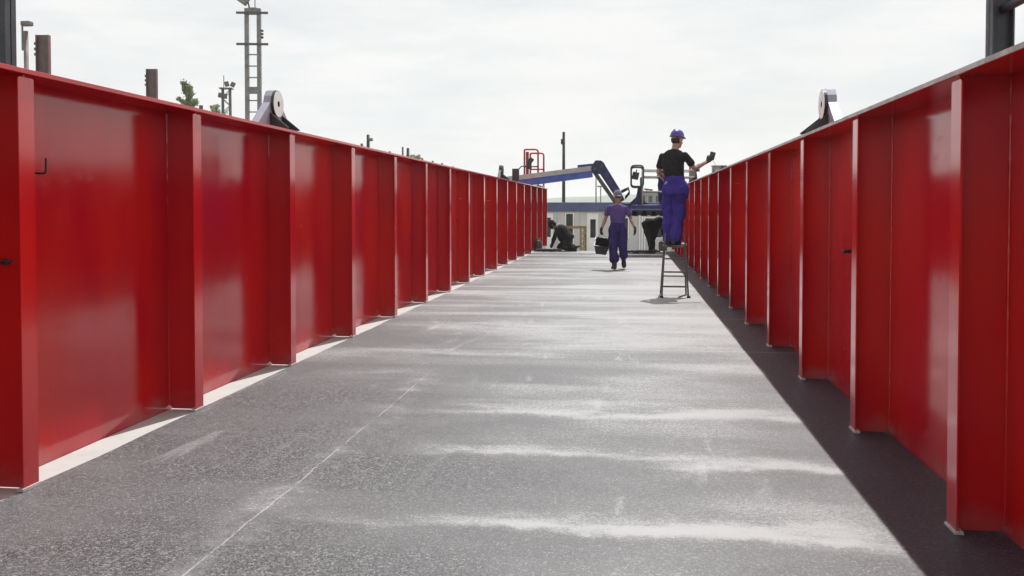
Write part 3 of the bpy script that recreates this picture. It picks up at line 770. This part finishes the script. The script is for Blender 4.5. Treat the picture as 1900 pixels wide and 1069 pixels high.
# ------------------------------------------------------------------ people
def axes(f, up=(0, 0, 1)):
    f = V(f).normalized(); r = f.cross(V(up)).normalized(); u = r.cross(f); return r, f, u
def hand(mb, wrist, d, palm, thumb_side, curl, inf=0.0, spread=.0):
    """palm plus four unequal bent fingers and a thumb off the side; d = finger direction, palm = way the palm faces"""
    d = V(d).normalized(); palm = V(palm); palm = (palm-d*palm.dot(d)).normalized(); lat = d.cross(palm)*thumb_side
    w = V(wrist); c = w+d*.05
    ax = Matrix((lat, d, palm)).transposed()
    mb.ball(c, .043+inf, .055+inf, .018+inf, ax, 14)
    mb.limb([w-d*.03, w+d*.02], [.026+inf, .03+inf], 12)
    for k, (o, ln, q) in enumerate(((.031, .072, 1), (.0105, .08, 1.05), (-.0105, .074, 1.12), (-.031, .058, 1.22))):
        p_ = w+d*(.088 if k not in (0, 3) else .082)+lat*o; pts = [p_-d*.02, p_]; a = 0
        for f_ in (.45, .31, .24):
            a += curl*q*(.55 if f_ == .45 else .85)
            p_ = p_+(d*math.cos(a)+palm*math.sin(a)+lat*o*spread)*ln*f_*1.05; pts.append(p_)
        mb.limb(pts, [.0098+inf*.6, .0098+inf*.6, .0092+inf*.6, .0085+inf*.6, .0072+inf*.6], 8)
    b_ = w+d*.025+lat*.03
    mb.limb([b_, b_+lat*.022+d*.03+palm*.012, b_+lat*.018+d*.055+palm*(.012+.02*curl), b_+lat*(.018-.02*curl)+d*.075+palm*(.012+.034*curl)], [.014+inf*.6, .0125+inf*.6, .0105+inf*.6, .008+inf*.6], 8)
def torso(mb, J, inf=0.0, lo=0, hi=99, wide=1.0):
    P_, C_, N_ = J['pelvis'], J['chest'], J['neck']
    hl = (J['hip_r']-J['hip_l']).normalized(); sl_ = (J['sh_r']-J['sh_l']).normalized()
    S_ = (J['sh_r']+J['sh_l'])/2
    d0 = (C_-P_).normalized()
    rows = [(P_-d0*.10, .125, .10, 0), (P_-d0*.04, .16, .118, 0), (P_+d0*.03, .163, .118, .05), (P_.lerp(C_, .4), .146, .106, .4), (P_.lerp(C_, .75), .160, .118, .75), (C_, .172, .124, 1),
            (C_.lerp(S_, .6), .178, .112, 1), (S_+(S_-C_)*.10, .172, .088, 1), (S_.lerp(N_, .42), .135, .080, 1), (S_.lerp(N_, .70), .088, .07, 1), (N_, .06, .058, 1)]
    rings = []
    for i, (c, a, b_, k) in enumerate(rows):
        if lo is not None and i < lo: continue
        if i > hi: continue
        lat = hl.lerp(sl_, k).normalized()
        nx_ = rows[min(i+1, len(rows)-1)][0]-rows[max(i-1, 0)][0]
        dep = lat.cross(nx_.normalized()); dep.normalize()
        rings.append((c, lat*(a*wide+inf), dep*(b_*wide+inf)))
    mb.loft(rings, 20)
def mid(a, c, k=.5, off=(0, 0, 0)): return a.lerp(c, k)+V(off)
def arm(mb, s_, e, w, inf=0.0, part=None):
    if part:
        e = s_.lerp(e, part); s_ = s_+V((0, 0, -.022)); mb.limb([s_, s_.lerp(e, .55), e], [.042+inf, .046+inf, .048+inf*1.2]); return
    s_ = s_+V((0, 0, -.024)); mb.limb([s_, mid(s_, e, .5), e, e.lerp(w, .35), w], [.040+inf, .044+inf, .040+inf, .041+inf, .027+inf])
def leg(mb, h, k, a, inf=0.0, tr=False, hem=.93):
    if tr: mb.limb([h+(h-k).normalized()*.02, h.lerp(k, .4), k, k.lerp(a, hem*.5), k.lerp(a, hem)], [.098+inf, .094+inf, .080+inf, .078+inf, .076+inf])
    else: mb.limb([h, h.lerp(k, .5), k, k.lerp(a, .35), a], [.085, .072, .052, .054, .036])
def foot(mb, a, d, inf=0.0, up=(0, 0, 1), hgt=.075):
    d = V(d).normalized(); u = V(up); u = (u-d*u.dot(d)).normalized(); r = d.cross(u); s_ = a-u*hgt
    rings = []
    for x, w_, h_ in ((-.085, .018, .03), (-.075, .034, .05), (-.03, .038, .068), (.04, .042, .058), (.11, .047, .04), (.165, .042, .032), (.19, .022, .022)):
        rings.append((s_+d*x+u*h_, r*(w_+inf), u*(h_+inf*.3)))
    mb.loft(rings, 14)
    mb.limb([s_+u*.06-d*.01, s_+u*.15], [.045+inf, .046+inf], 12)
def head(mb, J):
    r, f, u = axes(J['look'], J.get('hup', (0, 0, 1))); h = J['head']; ax = Matrix((r, f, u)).transposed()
    mb.ball(h+u*.02-f*.01, .077, .097, .097, ax); mb.ball(h+f*.02-u*.045, .061, .073, .075, ax); mb.ball(h+f*.055-u*.095, .032, .03, .026, ax)
    mb.prism([h+f*.085+u*.02-r*.006, h+f*.085+u*.02+r*.006, h+f*.088-u*.032+r*.018, h+f*.088-u*.032-r*.018], f*.0)if False else None
    mb.limb([h+f*.088+u*.012, h+f*.103-u*.012, h+f*.108-u*.03], [.008, .011, .015], 8)
    mb.ball(h+f*.084-u*.062, .026, .012, .009, ax, 10)                        # lips
    mb.ball(h+f*.082+u*.03, .05, .016, .01, ax, 10)                           # brow
    for q in (-1, 1): mb.ball(h+r*q*.078-u*.008-f*.005, .010, .022, .033, ax, 10)
    mb.limb([J['neck']+V((0, 0, -.03)), h-u*.06-f*.02], [.06, .054])
def helmet(root, J, mat, peak=True):
    r, f, u = axes(J['look'], J.get('hup', (0, 0, 1))); h = J['head']+u*.045
    mb = MB(); rings = []
    for k in range(8):
        a = R(90*k/8); c = math.cos(a)
        rings.append((h+u*(.122*math.sin(a))-f*.008, r*.102*c**.75, f*.124*c**.75))
    mb.loft(rings, 24)
    mb.loft([(h-u*.004-f*.004, r*.112, f*.136), (h+u*.012-f*.004, r*.106, f*.13)], 24)
    if peak: mb.loft([(h+f*.075-u*.006, r*.082, f*.085), (h+f*.07+u*.008, r*.08, f*.078)], 20)
    mb.beam(h-f*.085+u*.108, h+f*.065+u*.111, .03, .024)
    mb.fuse('helmet', mat, root, .006, 2)
def eyes(root, J):
    r, f, u = axes(J['look'], J.get('hup', (0, 0, 1))); h = J['head']
    for q in (-1, 1):
        e = MB().ball(h+r*q*.031+f*.083+u*.012, .013, .008, .009, Matrix((r, f, u)).transposed(), 10).build('eye', 'white', root, True)
        MB().ball(h+r*q*.031+f*.0895+u*.012, .006, .003, .006, Matrix((r, f, u)).transposed(), 8).build('iris', 'hair', e, True)
def person(loc, label, J, o):
    root = thing('person', label, 'person', loc)
    for k in list(J): J[k] = V(J[k])
    mb = MB(); torso(mb, J, -.008)
    for s_ in 'lr':
        arm(mb, J['sh_'+s_], J['el_'+s_], J['wr_'+s_]); leg(mb, J['hip_'+s_], J['kn_'+s_], J['an_'+s_])
        foot(mb, J['an_'+s_], J['toe_'+s_], 0, J.get('fup_'+s_, (0, 0, 1)))
        hand(mb, J['wr_'+s_], J['hd_'+s_], J['pl_'+s_], o['ts_'+s_], o.get('curl_'+s_, .5))
    head(mb, J)
    mb.fuse('body', o.get('skin', 'skin'), root, .0068, 2)
    eyes(root, J)
    mb = MB(); torso(mb, J, o.get('shirt_inf', .014), o.get('shirt_lo', 1), 9)
    for s_ in 'lr':
        if o.get('long'): arm(mb, J['sh_'+s_], J['el_'+s_], J['wr_'+s_].lerp(J['el_'+s_], .06), .024)
        else: arm(mb, J['sh_'+s_], J['el_'+s_], J['wr_'+s_], .014, .62)
    if 'shirt_extra' in o: o['shirt_extra'](mb, J)
    mb.fuse('shirt', o['shirt'], root, .010, 3, .007)
    mb = MB(); torso(mb, J, o.get('seat', .028), 0, o.get('tr_hi', 2))
    for s_ in 'lr': leg(mb, J['hip_'+s_], J['kn_'+s_], J['an_'+s_], o.get('bag', .008), True, o.get('hem', .93))
    if 'extra' in o: o['extra'](mb, J)
    mb.fuse('trousers', o['trousers'], root, .010, 3, o.get('wr', .018), 6)
    for s_ in 'lr':
        mb = MB(); foot(mb, J['an_'+s_], J['toe_'+s_], .010, J.get('fup_'+s_, (0, 0, 1)), .074)
        if 'hem' in o: mb.limb([J['an_'+s_], J['an_'+s_].lerp(J['kn_'+s_], .62)], [.055, .066])
        mb.fuse('boot', o['boots'], root, .007, 2)
        if o.get('gloves'):
            mb = MB(); hand(mb, J['wr_'+s_], J['hd_'+s_], J['pl_'+s_], o['ts_'+s_], o.get('curl_'+s_, .5), .0035); mb.fuse('glove', 'glove', root, .0055, 1)
    return root

# the man walking towards the camera with a black tub
wf = at(1146, 501, 20.8)
JW = dict(pelvis=(0, 0, .93), chest=(0, -.02, 1.27), neck=(0, -.03, 1.49), head=(0, -.055, 1.625), look=(.0, -1, -.12),
          sh_r=(-.195, -.02, 1.42), sh_l=(.195, -.02, 1.41), el_r=(-.275, .03, 1.15), el_l=(.295, .0, 1.14), wr_r=(-.37, -.05, .905), wr_l=(.385, -.13, .925),
          hd_r=(-.15, -.1, -1), hd_l=(.12, -.28, -1), pl_r=(.95, .1, 0), pl_l=(-.9, .2, 0),
          hip_r=(-.095, 0, .90), hip_l=(.095, 0, .90), kn_r=(-.10, -.10, .49), kn_l=(.12, -.07, .48), an_r=(-.07, -.16, .085), an_l=(.13, .30, .20),
          toe_r=(-.15, -1, .10), toe_l=(.08, -.72, -.70), fup_l=(0, -.7, .72))
def hipbag(mb, J): mb.ball((.165, .0, .72), .06, .09, .13); mb.ball((-.15, .0, .74), .05, .08, .11)
w = person((wf.x, 20.8, .0), 'worker walking along the deck in a purple shirt and violet trousers, black tub in hand', JW,
           dict(shirt='purple', trousers='violet', boots='boot', gloves=True, ts_r=1, ts_l=-1, curl_r=1.25, curl_l=.55, bag=.022, hem=.62, extra=hipbag, shirt_lo=2, tr_hi=3))
helmet(w, JW, 'helmg')
r_, f_, u_ = axes(JW['look'])
m = MB(); hc = JW['head']
for q in (-1, 1): m.ball(hc+r_*q*.033+f_*.092+u_*.012, .03, .010, .019, Matrix((r_, f_, u_)).transposed(), 12)
m.tube([hc-r_*.03+f_*.1+u_*.016, hc+r_*.03+f_*.1+u_*.016], .004, 6)
for q in (-1, 1): m.tube([hc+r_*q*.055+f_*.085+u_*.016, hc+r_*q*.083+f_*.0+u_*.016], .004, 6)
m.build('safety_glasses', 'glass', w, True)
MB().loft([(V((0, 0, .985)), V((.171, 0, 0)), V((0, .128, 0))), (V((0, 0, 1.015)), V((.170, 0, 0)), V((0, .127, 0)))], 24).build('belt', 'blackc', w)

# the tub he carries
hb = V((wf.x, 20.8, 0))+JW['wr_r']+V(JW['hd_r']).normalized()*.10
tb = thing('black_tub', 'black square plastic tub tipped towards the camera, hanging from the walking worker\'s hand', 'tub', hb+V((.03, -.02, -.02)))
rotm = Matrix.Rotation(R(8), 3, 'Y') @ Matrix.Rotation(R(34), 3, 'X')
c0 = V((0, -.03, -.28))
def sq(w_, z, dd=1.0): return [c0+rotm @ V((sx*w_, sy*w_*dd, z)) for sx, sy in ((-1, -1), (1, -1), (1, 1), (-1, 1))]
bm = bmesh.new()
rings = [sq(.115, -.13), sq(.165, .13), sq(.180, .13), sq(.180, .145), sq(.155, .145), sq(.105, -.115)]
rv = [[bm.verts.new(v) for v in r0] for r0 in rings]
bm.faces.new(rv[0][::-1]); bm.faces.new(rv[-1])
for a, c in zip(rv, rv[1:]):
    for k in range(4): bm.faces.new((a[k], a[(k+1) % 4], c[(k+1) % 4], c[k]))
bmesh.ops.recalc_face_normals(bm, faces=bm.faces[:])
bmesh.ops.bevel(bm, geom=bm.edges[:], offset=.008, segments=2, affect='EDGES')
me = bpy.data.meshes.new('tub'); bm.to_mesh(me); bm.free(); link('tub', me, 'black', tb)
e0, e1 = c0+rotm @ V((-.178, 0, .135)), c0+rotm @ V((.178, 0, .135))
MB().tube([e0, e0.lerp(V((0, 0, .0)), .55)+V((-.03, 0, 0)), V((-.03, 0, .0)), V((.03, 0, .0)), e1.lerp(V((0, 0, 0)), .55)+V((.03, 0, 0)), e1], .006, 8).build('handle', 'dsteel', tb, True)

# the man on the ladder
pm = V((LX-.02, LYd+.22, PH+.002))
JL = dict(pelvis=(0.02, .02, .95), chest=(-.01, .03, 1.29), neck=(.02, .03, 1.515), head=(.055, .06, 1.655), look=(.75, .66, -.12),
          sh_r=(.165, -.09, 1.43), sh_l=(-.175, .12, 1.425), el_r=(.315, -.05, 1.205), el_l=(-.23, .14, 1.15), wr_r=(.515, .05, 1.315), wr_l=(-.12, .32, 1.03),
          hd_r=(.75, .25, .62), hd_l=(.5, .8, .1), pl_r=(-.3, .85, .2), pl_l=(.3, .3, -.9),
          hip_r=(.09, -.03, .92), hip_l=(-.06, .07, .92), kn_r=(.085, .02, .49), kn_l=(-.065, .10, .48), an_r=(.03, -.03, .077), an_l=(-.075, .05, .077),
          toe_r=(.5, .8, 0), toe_l=(.3, .95, 0))
def rolled(mb, J):
    # upper half of the overall folded down round the hips, hanging lower on his right
    mb.loft([(V((.03, .01, .80)), V((.20, -.05, 0)), V((.06, .165, 0))), (V((.03, .01, .88)), V((.205, -.06, .03)), V((.06, .17, 0))), (V((.02, .02, .99)), V((.17, -.05, .02)), V((.05, .14, 0))), (V((.015, .02, 1.05)), V((.15, -.04, 0)), V((.04, .12, 0)))], 20)
    mb.ball((.19, -.04, .86), .055, .08, .12); mb.ball((-.12, .02, .86), .05, .08, .10)
w = person(pm, 'worker in a black T-shirt and blue overall trousers standing on the step ladder', JL,
           dict(shirt='blackc', trousers='royal', boots='boot', ts_r=1, ts_l=-1, curl_r=1.25, curl_l=.5, bag=.016, extra=rolled, shirt_lo=2, tr_hi=3, wr=.02))
helmet(w, JL, 'helmb')
MB().ball(V(JL['head'])-V(JL['look']).normalized()*.028+V((0, 0, .0)), .079, .079, .078).build('hair', 'hair', w, True)
m = MB(); hand(m, JL['wr_r'], JL['hd_r'], JL['pl_r'], 1, 1.25, .0035); m.fuse('glove', 'glove', w, .0055, 1)
MB().box(V((-.115, -.06, .97)), (.05, .012, .05), Matrix.Rotation(R(30), 3, 'Y')).build('pocket_flap', 'stripe', w)
hp = V(JL['wr_r'])+V(JL['hd_r']).normalized()*.1
gd = thing('paint_gauge', 'black handheld gauge in the ladder worker\'s raised hand, its thin cable hanging to the girder', 'gauge', pm+hp+V((.01, .03, .03)))
MB().box((0, 0, 0), (.085, .03, .125), Matrix.Rotation(R(14), 3, 'Y'), bev=.01).build('body', 'black', gd)
MB().box((.005, -.017, .02), (.05, .006, .05), Matrix.Rotation(R(14), 3, 'Y')).build('screen', 'glass', gd)
tip = V((XR+.05, pm.y+.3, 1.99))-gd.location
MB().tube([(0, 0, -.06), V((0, 0, -.06)).lerp(tip, .5)+V((-.006, 0, -.01)), tip], .0035, 6).build('cable', 'stripe', gd, True)
MB().limb([tip, tip+V((0, 0, .03))], [.016, .012], 10).build('probe', 'black', gd, True)
b = MB(); b.ball((0, 0, .035), .07, .10, .045); b.ball((.06, .03, .03), .05, .05, .035); b.ball((-.03, .05, .05), .03, .04, .04)
tag(b.fuse('rag_bundle', 'blackc', None, .008, 2, .008, 14, 1), 'dark crumpled rag lying on the right girder rim under the worker\'s hand', 'rag').location = (XR+.12, pm.y+.42, 1.986)

# kneeling worker, facing left
kf = at(1046, 467, 29.3)
JK = dict(pelvis=(.19, 0, .43), chest=(-.01, 0, .68), neck=(-.20, -.01, .83), head=(-.345, -.02, .875), look=(-.82, -.12, -.6), hup=(-.5, 0, .85),
          sh_r=(-.14, .17, .745), sh_l=(-.15, -.19, .735), el_r=(-.25, .16, .48), el_l=(-.245, -.22, .46), wr_r=(-.33, .08, .235), wr_l=(-.32, -.15, .225),
          hd_r=(-.35, -.1, -1), hd_l=(-.35, .1, -1), pl_r=(.1, -.9, 0), pl_l=(.1, .9, 0),
          hip_r=(.19, .09, .42), hip_l=(.19, -.09, .42), kn_r=(-.10, .15, .12), kn_l=(-.02, -.17, .12), an_r=(.31, .13, .11), an_l=(.39, -.14, .11),
          toe_r=(.8, 0, -.4), toe_l=(.85, 0, .1), fup_r=(.4, 0, .8), fup_l=(-.1, 0, -1))
k = person((kf.x-.03, 29.2, .0), 'worker in dark overalls kneeling at the far left end of the deck', JK,
           dict(shirt='greyc', trousers='greyc', boots='boot', long=True, gloves=True, ts_r=1, ts_l=-1, curl_r=.9, curl_l=.9, bag=.03, tr_hi=3, seat=.06, shirt_inf=.05, shirt_extra=lambda mb, J: (mb.ball((.02, 0, .50), .20, .19, .24), mb.ball((-.04, 0, .66), .19, .2, .15))))
r_, f_, u_ = axes(JK['look'], JK['hup']); hc = JK['head']; ax = Matrix((r_, f_, u_)).transposed()
m = MB(); m.ball(hc+u_*.03, .10, .115, .105, ax); m.ball(hc+f_*.06-u_*.05, .085, .07, .11, ax); m.ball(hc-f_*.06-u_*.05, .085, .07, .09, ax); m.fuse('mask_hood', 'greyc', k, .008, 2)
MB().box(hc+f_*.127-u_*.02, (.11, .006, .06), ax).build('visor', 'glass', k)
m = MB(); m.loft([(V((-.175, -.01, .83)), V((0, .10, 0)), V((.06, 0, .075))), (V((-.16, -.01, .81)), V((0, .125, 0)), V((.075, 0, .085)))], 18); m.build('collar', 'stripe', k, True)
for sgn, e in ((1, 'r'), (-1, 'l')):
    a = V(JK['el_'+e]); c = V(JK['wr_'+e]); d_ = (c-a).normalized(); m = MB(); m.tube([a+d_*.05, a+d_*.085], .060, 14); m.build('cuff_band', 'stripe', k, True)
    kn, an = V(JK['kn_'+e]), V(JK['an_'+e]); d_ = (an-kn).normalized(); m = MB(); m.tube([kn+d_*.20, kn+d_*.24], .1, 14); m.build('knee_band', 'stripe', k, True)
m = MB(); m.beam((-.07, -.155, .80), (.20, -.17, .52), .01, .035, (0, 1, 0)); m.build('back_band', 'stripe', k)

# worker bent double behind the basket, facing right
bfp = at(1209, 470, 29.25)
JB = dict(pelvis=(-.05, .05, .88), chest=(.27, .03, .98), neck=(.46, .02, .93), head=(.59, .02, .88), look=(.6, 0, -.8), hup=(.8, 0, .6),
          sh_r=(.38, -.16, .92), sh_l=(.38, .19, .94), el_r=(.36, -.20, .66), el_l=(.40, .22, .67), wr_r=(.40, -.16, .44), wr_l=(.45, .16, .45),
          hd_r=(.3, .1, -1), hd_l=(.3, -.1, -1), pl_r=(.1, .9, 0), pl_l=(.1, -.9, 0),
          hip_r=(-.05, -.06, .86), hip_l=(-.05, .15, .86), kn_r=(.05, -.09, .47), kn_l=(.03, .17, .46), an_r=(.0, -.10, .082), an_l=(.02, .19, .082),
          toe_r=(.9, -.2, 0), toe_l=(1, .1, 0))
def sag(mb, J): mb.loft([(V((x, .04, z)), V((w_, 0, 0)), V((0, w_*.62+.05, 0))) for x, z, w_ in ((.02, 1.0, .22), (.02, .92, .31), (.01, .80, .30), (.0, .66, .235), (.0, .5, .175), (.0, .34, .125), (.0, .17, .10))], 20)
k = person((bfp.x-.02, 29.2, .0), 'worker in dark clothes bent double behind the boom lift basket, only legs and hand showing', JB,
           dict(shirt='greyc', trousers='greyc', boots='bootg', long=True, gloves=True, ts_r=1, ts_l=-1, curl_r=1.0, curl_l=1.0, bag=.02, extra=sag, tr_hi=3))
helmet(k, JB, 'helmb')
hb = V((bfp.x-.02, 29.2, 0))+V(JB['wr_r'])+V(JB['hd_r']).normalized()*.09
m = MB(); m.box((0, 0, -.17), (.26, .12, .28), bev=.03)
bg_ = thing('canvas_bag', 'grey canvas bag held by the bent worker behind the basket', 'bag', hb+V((-.06, 0, 0)))
m.fuse('bag_body', 'bag', bg_, .01, 3, .012, 8, 1)
MB().tube([(-.09, 0, -.04), (-.06, 0, .0), (0, 0, .015), (.06, 0, 0), (.09, 0, -.04)], .008, 8).build('strap', 'bag', bg_, True)

# worker standing in the basket
bp = at(1233, 377, BY)
JO = dict(pelvis=(-.04, 0, .90), chest=(.06, .06, 1.18), neck=(.17, .12, 1.34), head=(.28, .17, 1.41), look=(.7, .6, -.5), hup=(.4, .2, .9),
          sh_r=(.27, .0, 1.27), sh_l=(-.06, .14, 1.28), el_r=(.34, .14, 1.03), el_l=(-.12, .26, 1.03), wr_r=(.24, .34, .95), wr_l=(.0, .40, .94),
          hd_r=(-.1, 1, -.2), hd_l=(.1, 1, -.2), pl_r=(0, 0, -1), pl_l=(0, 0, -1),
          hip_r=(.09, -.02, .90), hip_l=(-.09, .02, .90), kn_r=(.10, .03, .48), kn_l=(-.10, .05, .48), an_r=(.10, 0, .082), an_l=(-.10, .02, .082), toe_r=(.4, 1, 0), toe_l=(.1, 1, 0))
def bib(mb, J): mb.ball((-.02, .0, .86), .20, .16, .22)
k = person((bp.x, BY, zf+GROUND+.003), 'worker in blue overalls and dark top stooping in the basket, mostly hidden by ladder worker', JO,
           dict(shirt='greyc', trousers='royald', boots='boot', long=True, gloves=True, ts_r=1, ts_l=-1, curl_r=1.0, curl_l=1.0, bag=.014, extra=bib, tr_hi=4))
helmet(k, JO, 'helmb')

# ------------------------------------------------------------------ gear lying on the deck
def coil(name, loc, label, n, rx_, ry_, seed, r=.014, mat='rubber', extra=None):
    rnd = random.Random(seed); m = MB(); pts = []
    for i in range(n*14):
        a = i*2*math.pi/14; k_ = 1+.3*math.sin(i*.37+seed)
        pts.append((rx_*k_*math.cos(a)+rnd.gauss(0, .012), ry_*k_*math.sin(a)+rnd.gauss(0, .012), r+.05*abs(math.sin(i*.61+seed))))
    m.tube(pts, r, 7)
    t = thing(name, label, 'hose', loc); m.build('hose', mat, t, True)
    if extra: extra(t)
    return t
g = at(1195, 466, 28.3)
def ex(t):
    for x, y in ((-.30, -.05), (-.12, -.16), (.1, -.14), (.33, -.06)): MB().limb([(x, y, .03), (x+.07, y-.02, .035)], [.026, .02], 10).build('coupling', 'white', t, True)
coil('hose_heap', (g.x-.05, 28.0, .004), 'heap of black hose with pale couplings on the deck under the basket', 4, .38, .2, 2, .022, extra=ex)
g = at(1018, 467, 28.6)
coil('cable_heap', (g.x-.10, 28.75, .004), 'dark tangle of cable on the deck in front of the kneeling worker', 4, .26, .16, 5, .02)
t = thing('angle_grinder', 'dark hand grinder lying on the deck by the kneeling worker\'s hands', 'power tool', (g.x+.24, 28.85, .0), R(20))
MB().limb([(-.16, 0, .06), (0, 0, .06), (.12, 0, .065)], [.032, .036, .042], 12).build('body', 'dsteel', t, True)
MB().tube([(.15, 0, .02), (.15, 0, .028)], .062, 20).build('disc', 'greytop', t)
MB().limb([(.12, .03, .07), (.12, .13, .085)], [.014, .016], 10).build('side_handle', 'rubber', t, True)
g = at(998, 462, 29.2)
t = thing('gas_bottle', 'stubby grey gas bottle at the far left end beside the girder', 'gas bottle', (g.x, 29.25, .0))
MB().tube([(0, 0, .002), (0, 0, .03), (0, 0, .26), (0, 0, .33), (0, 0, .37)], [.10, .125, .125, .09, .03], 18).build('cylinder', 'dsteel', t, True)
MB().wash((0, 0, .39), (0, 0, 1), .07, .085, .08).build('collar', 'galv', t)

# ------------------------------------------------------------------ air
hz = MB(); hz.box((0, 1500, 20), (4000, 3400, 44))
mt = bpy.data.materials.new('pale_haze'); mt.use_nodes = True; n_ = mt.node_tree
n_.nodes.remove(n_.nodes['Principled BSDF'])
pv = n_.nodes.new('ShaderNodeVolumePrincipled'); pv.inputs['Color'].default_value = (.96, .98, 1, 1); pv.inputs['Density'].default_value = .0005
n_.links.new(pv.outputs[0], n_.nodes['Material Output'].inputs['Volume'])
tag(hz.build('haze', mt), kind='stuff')
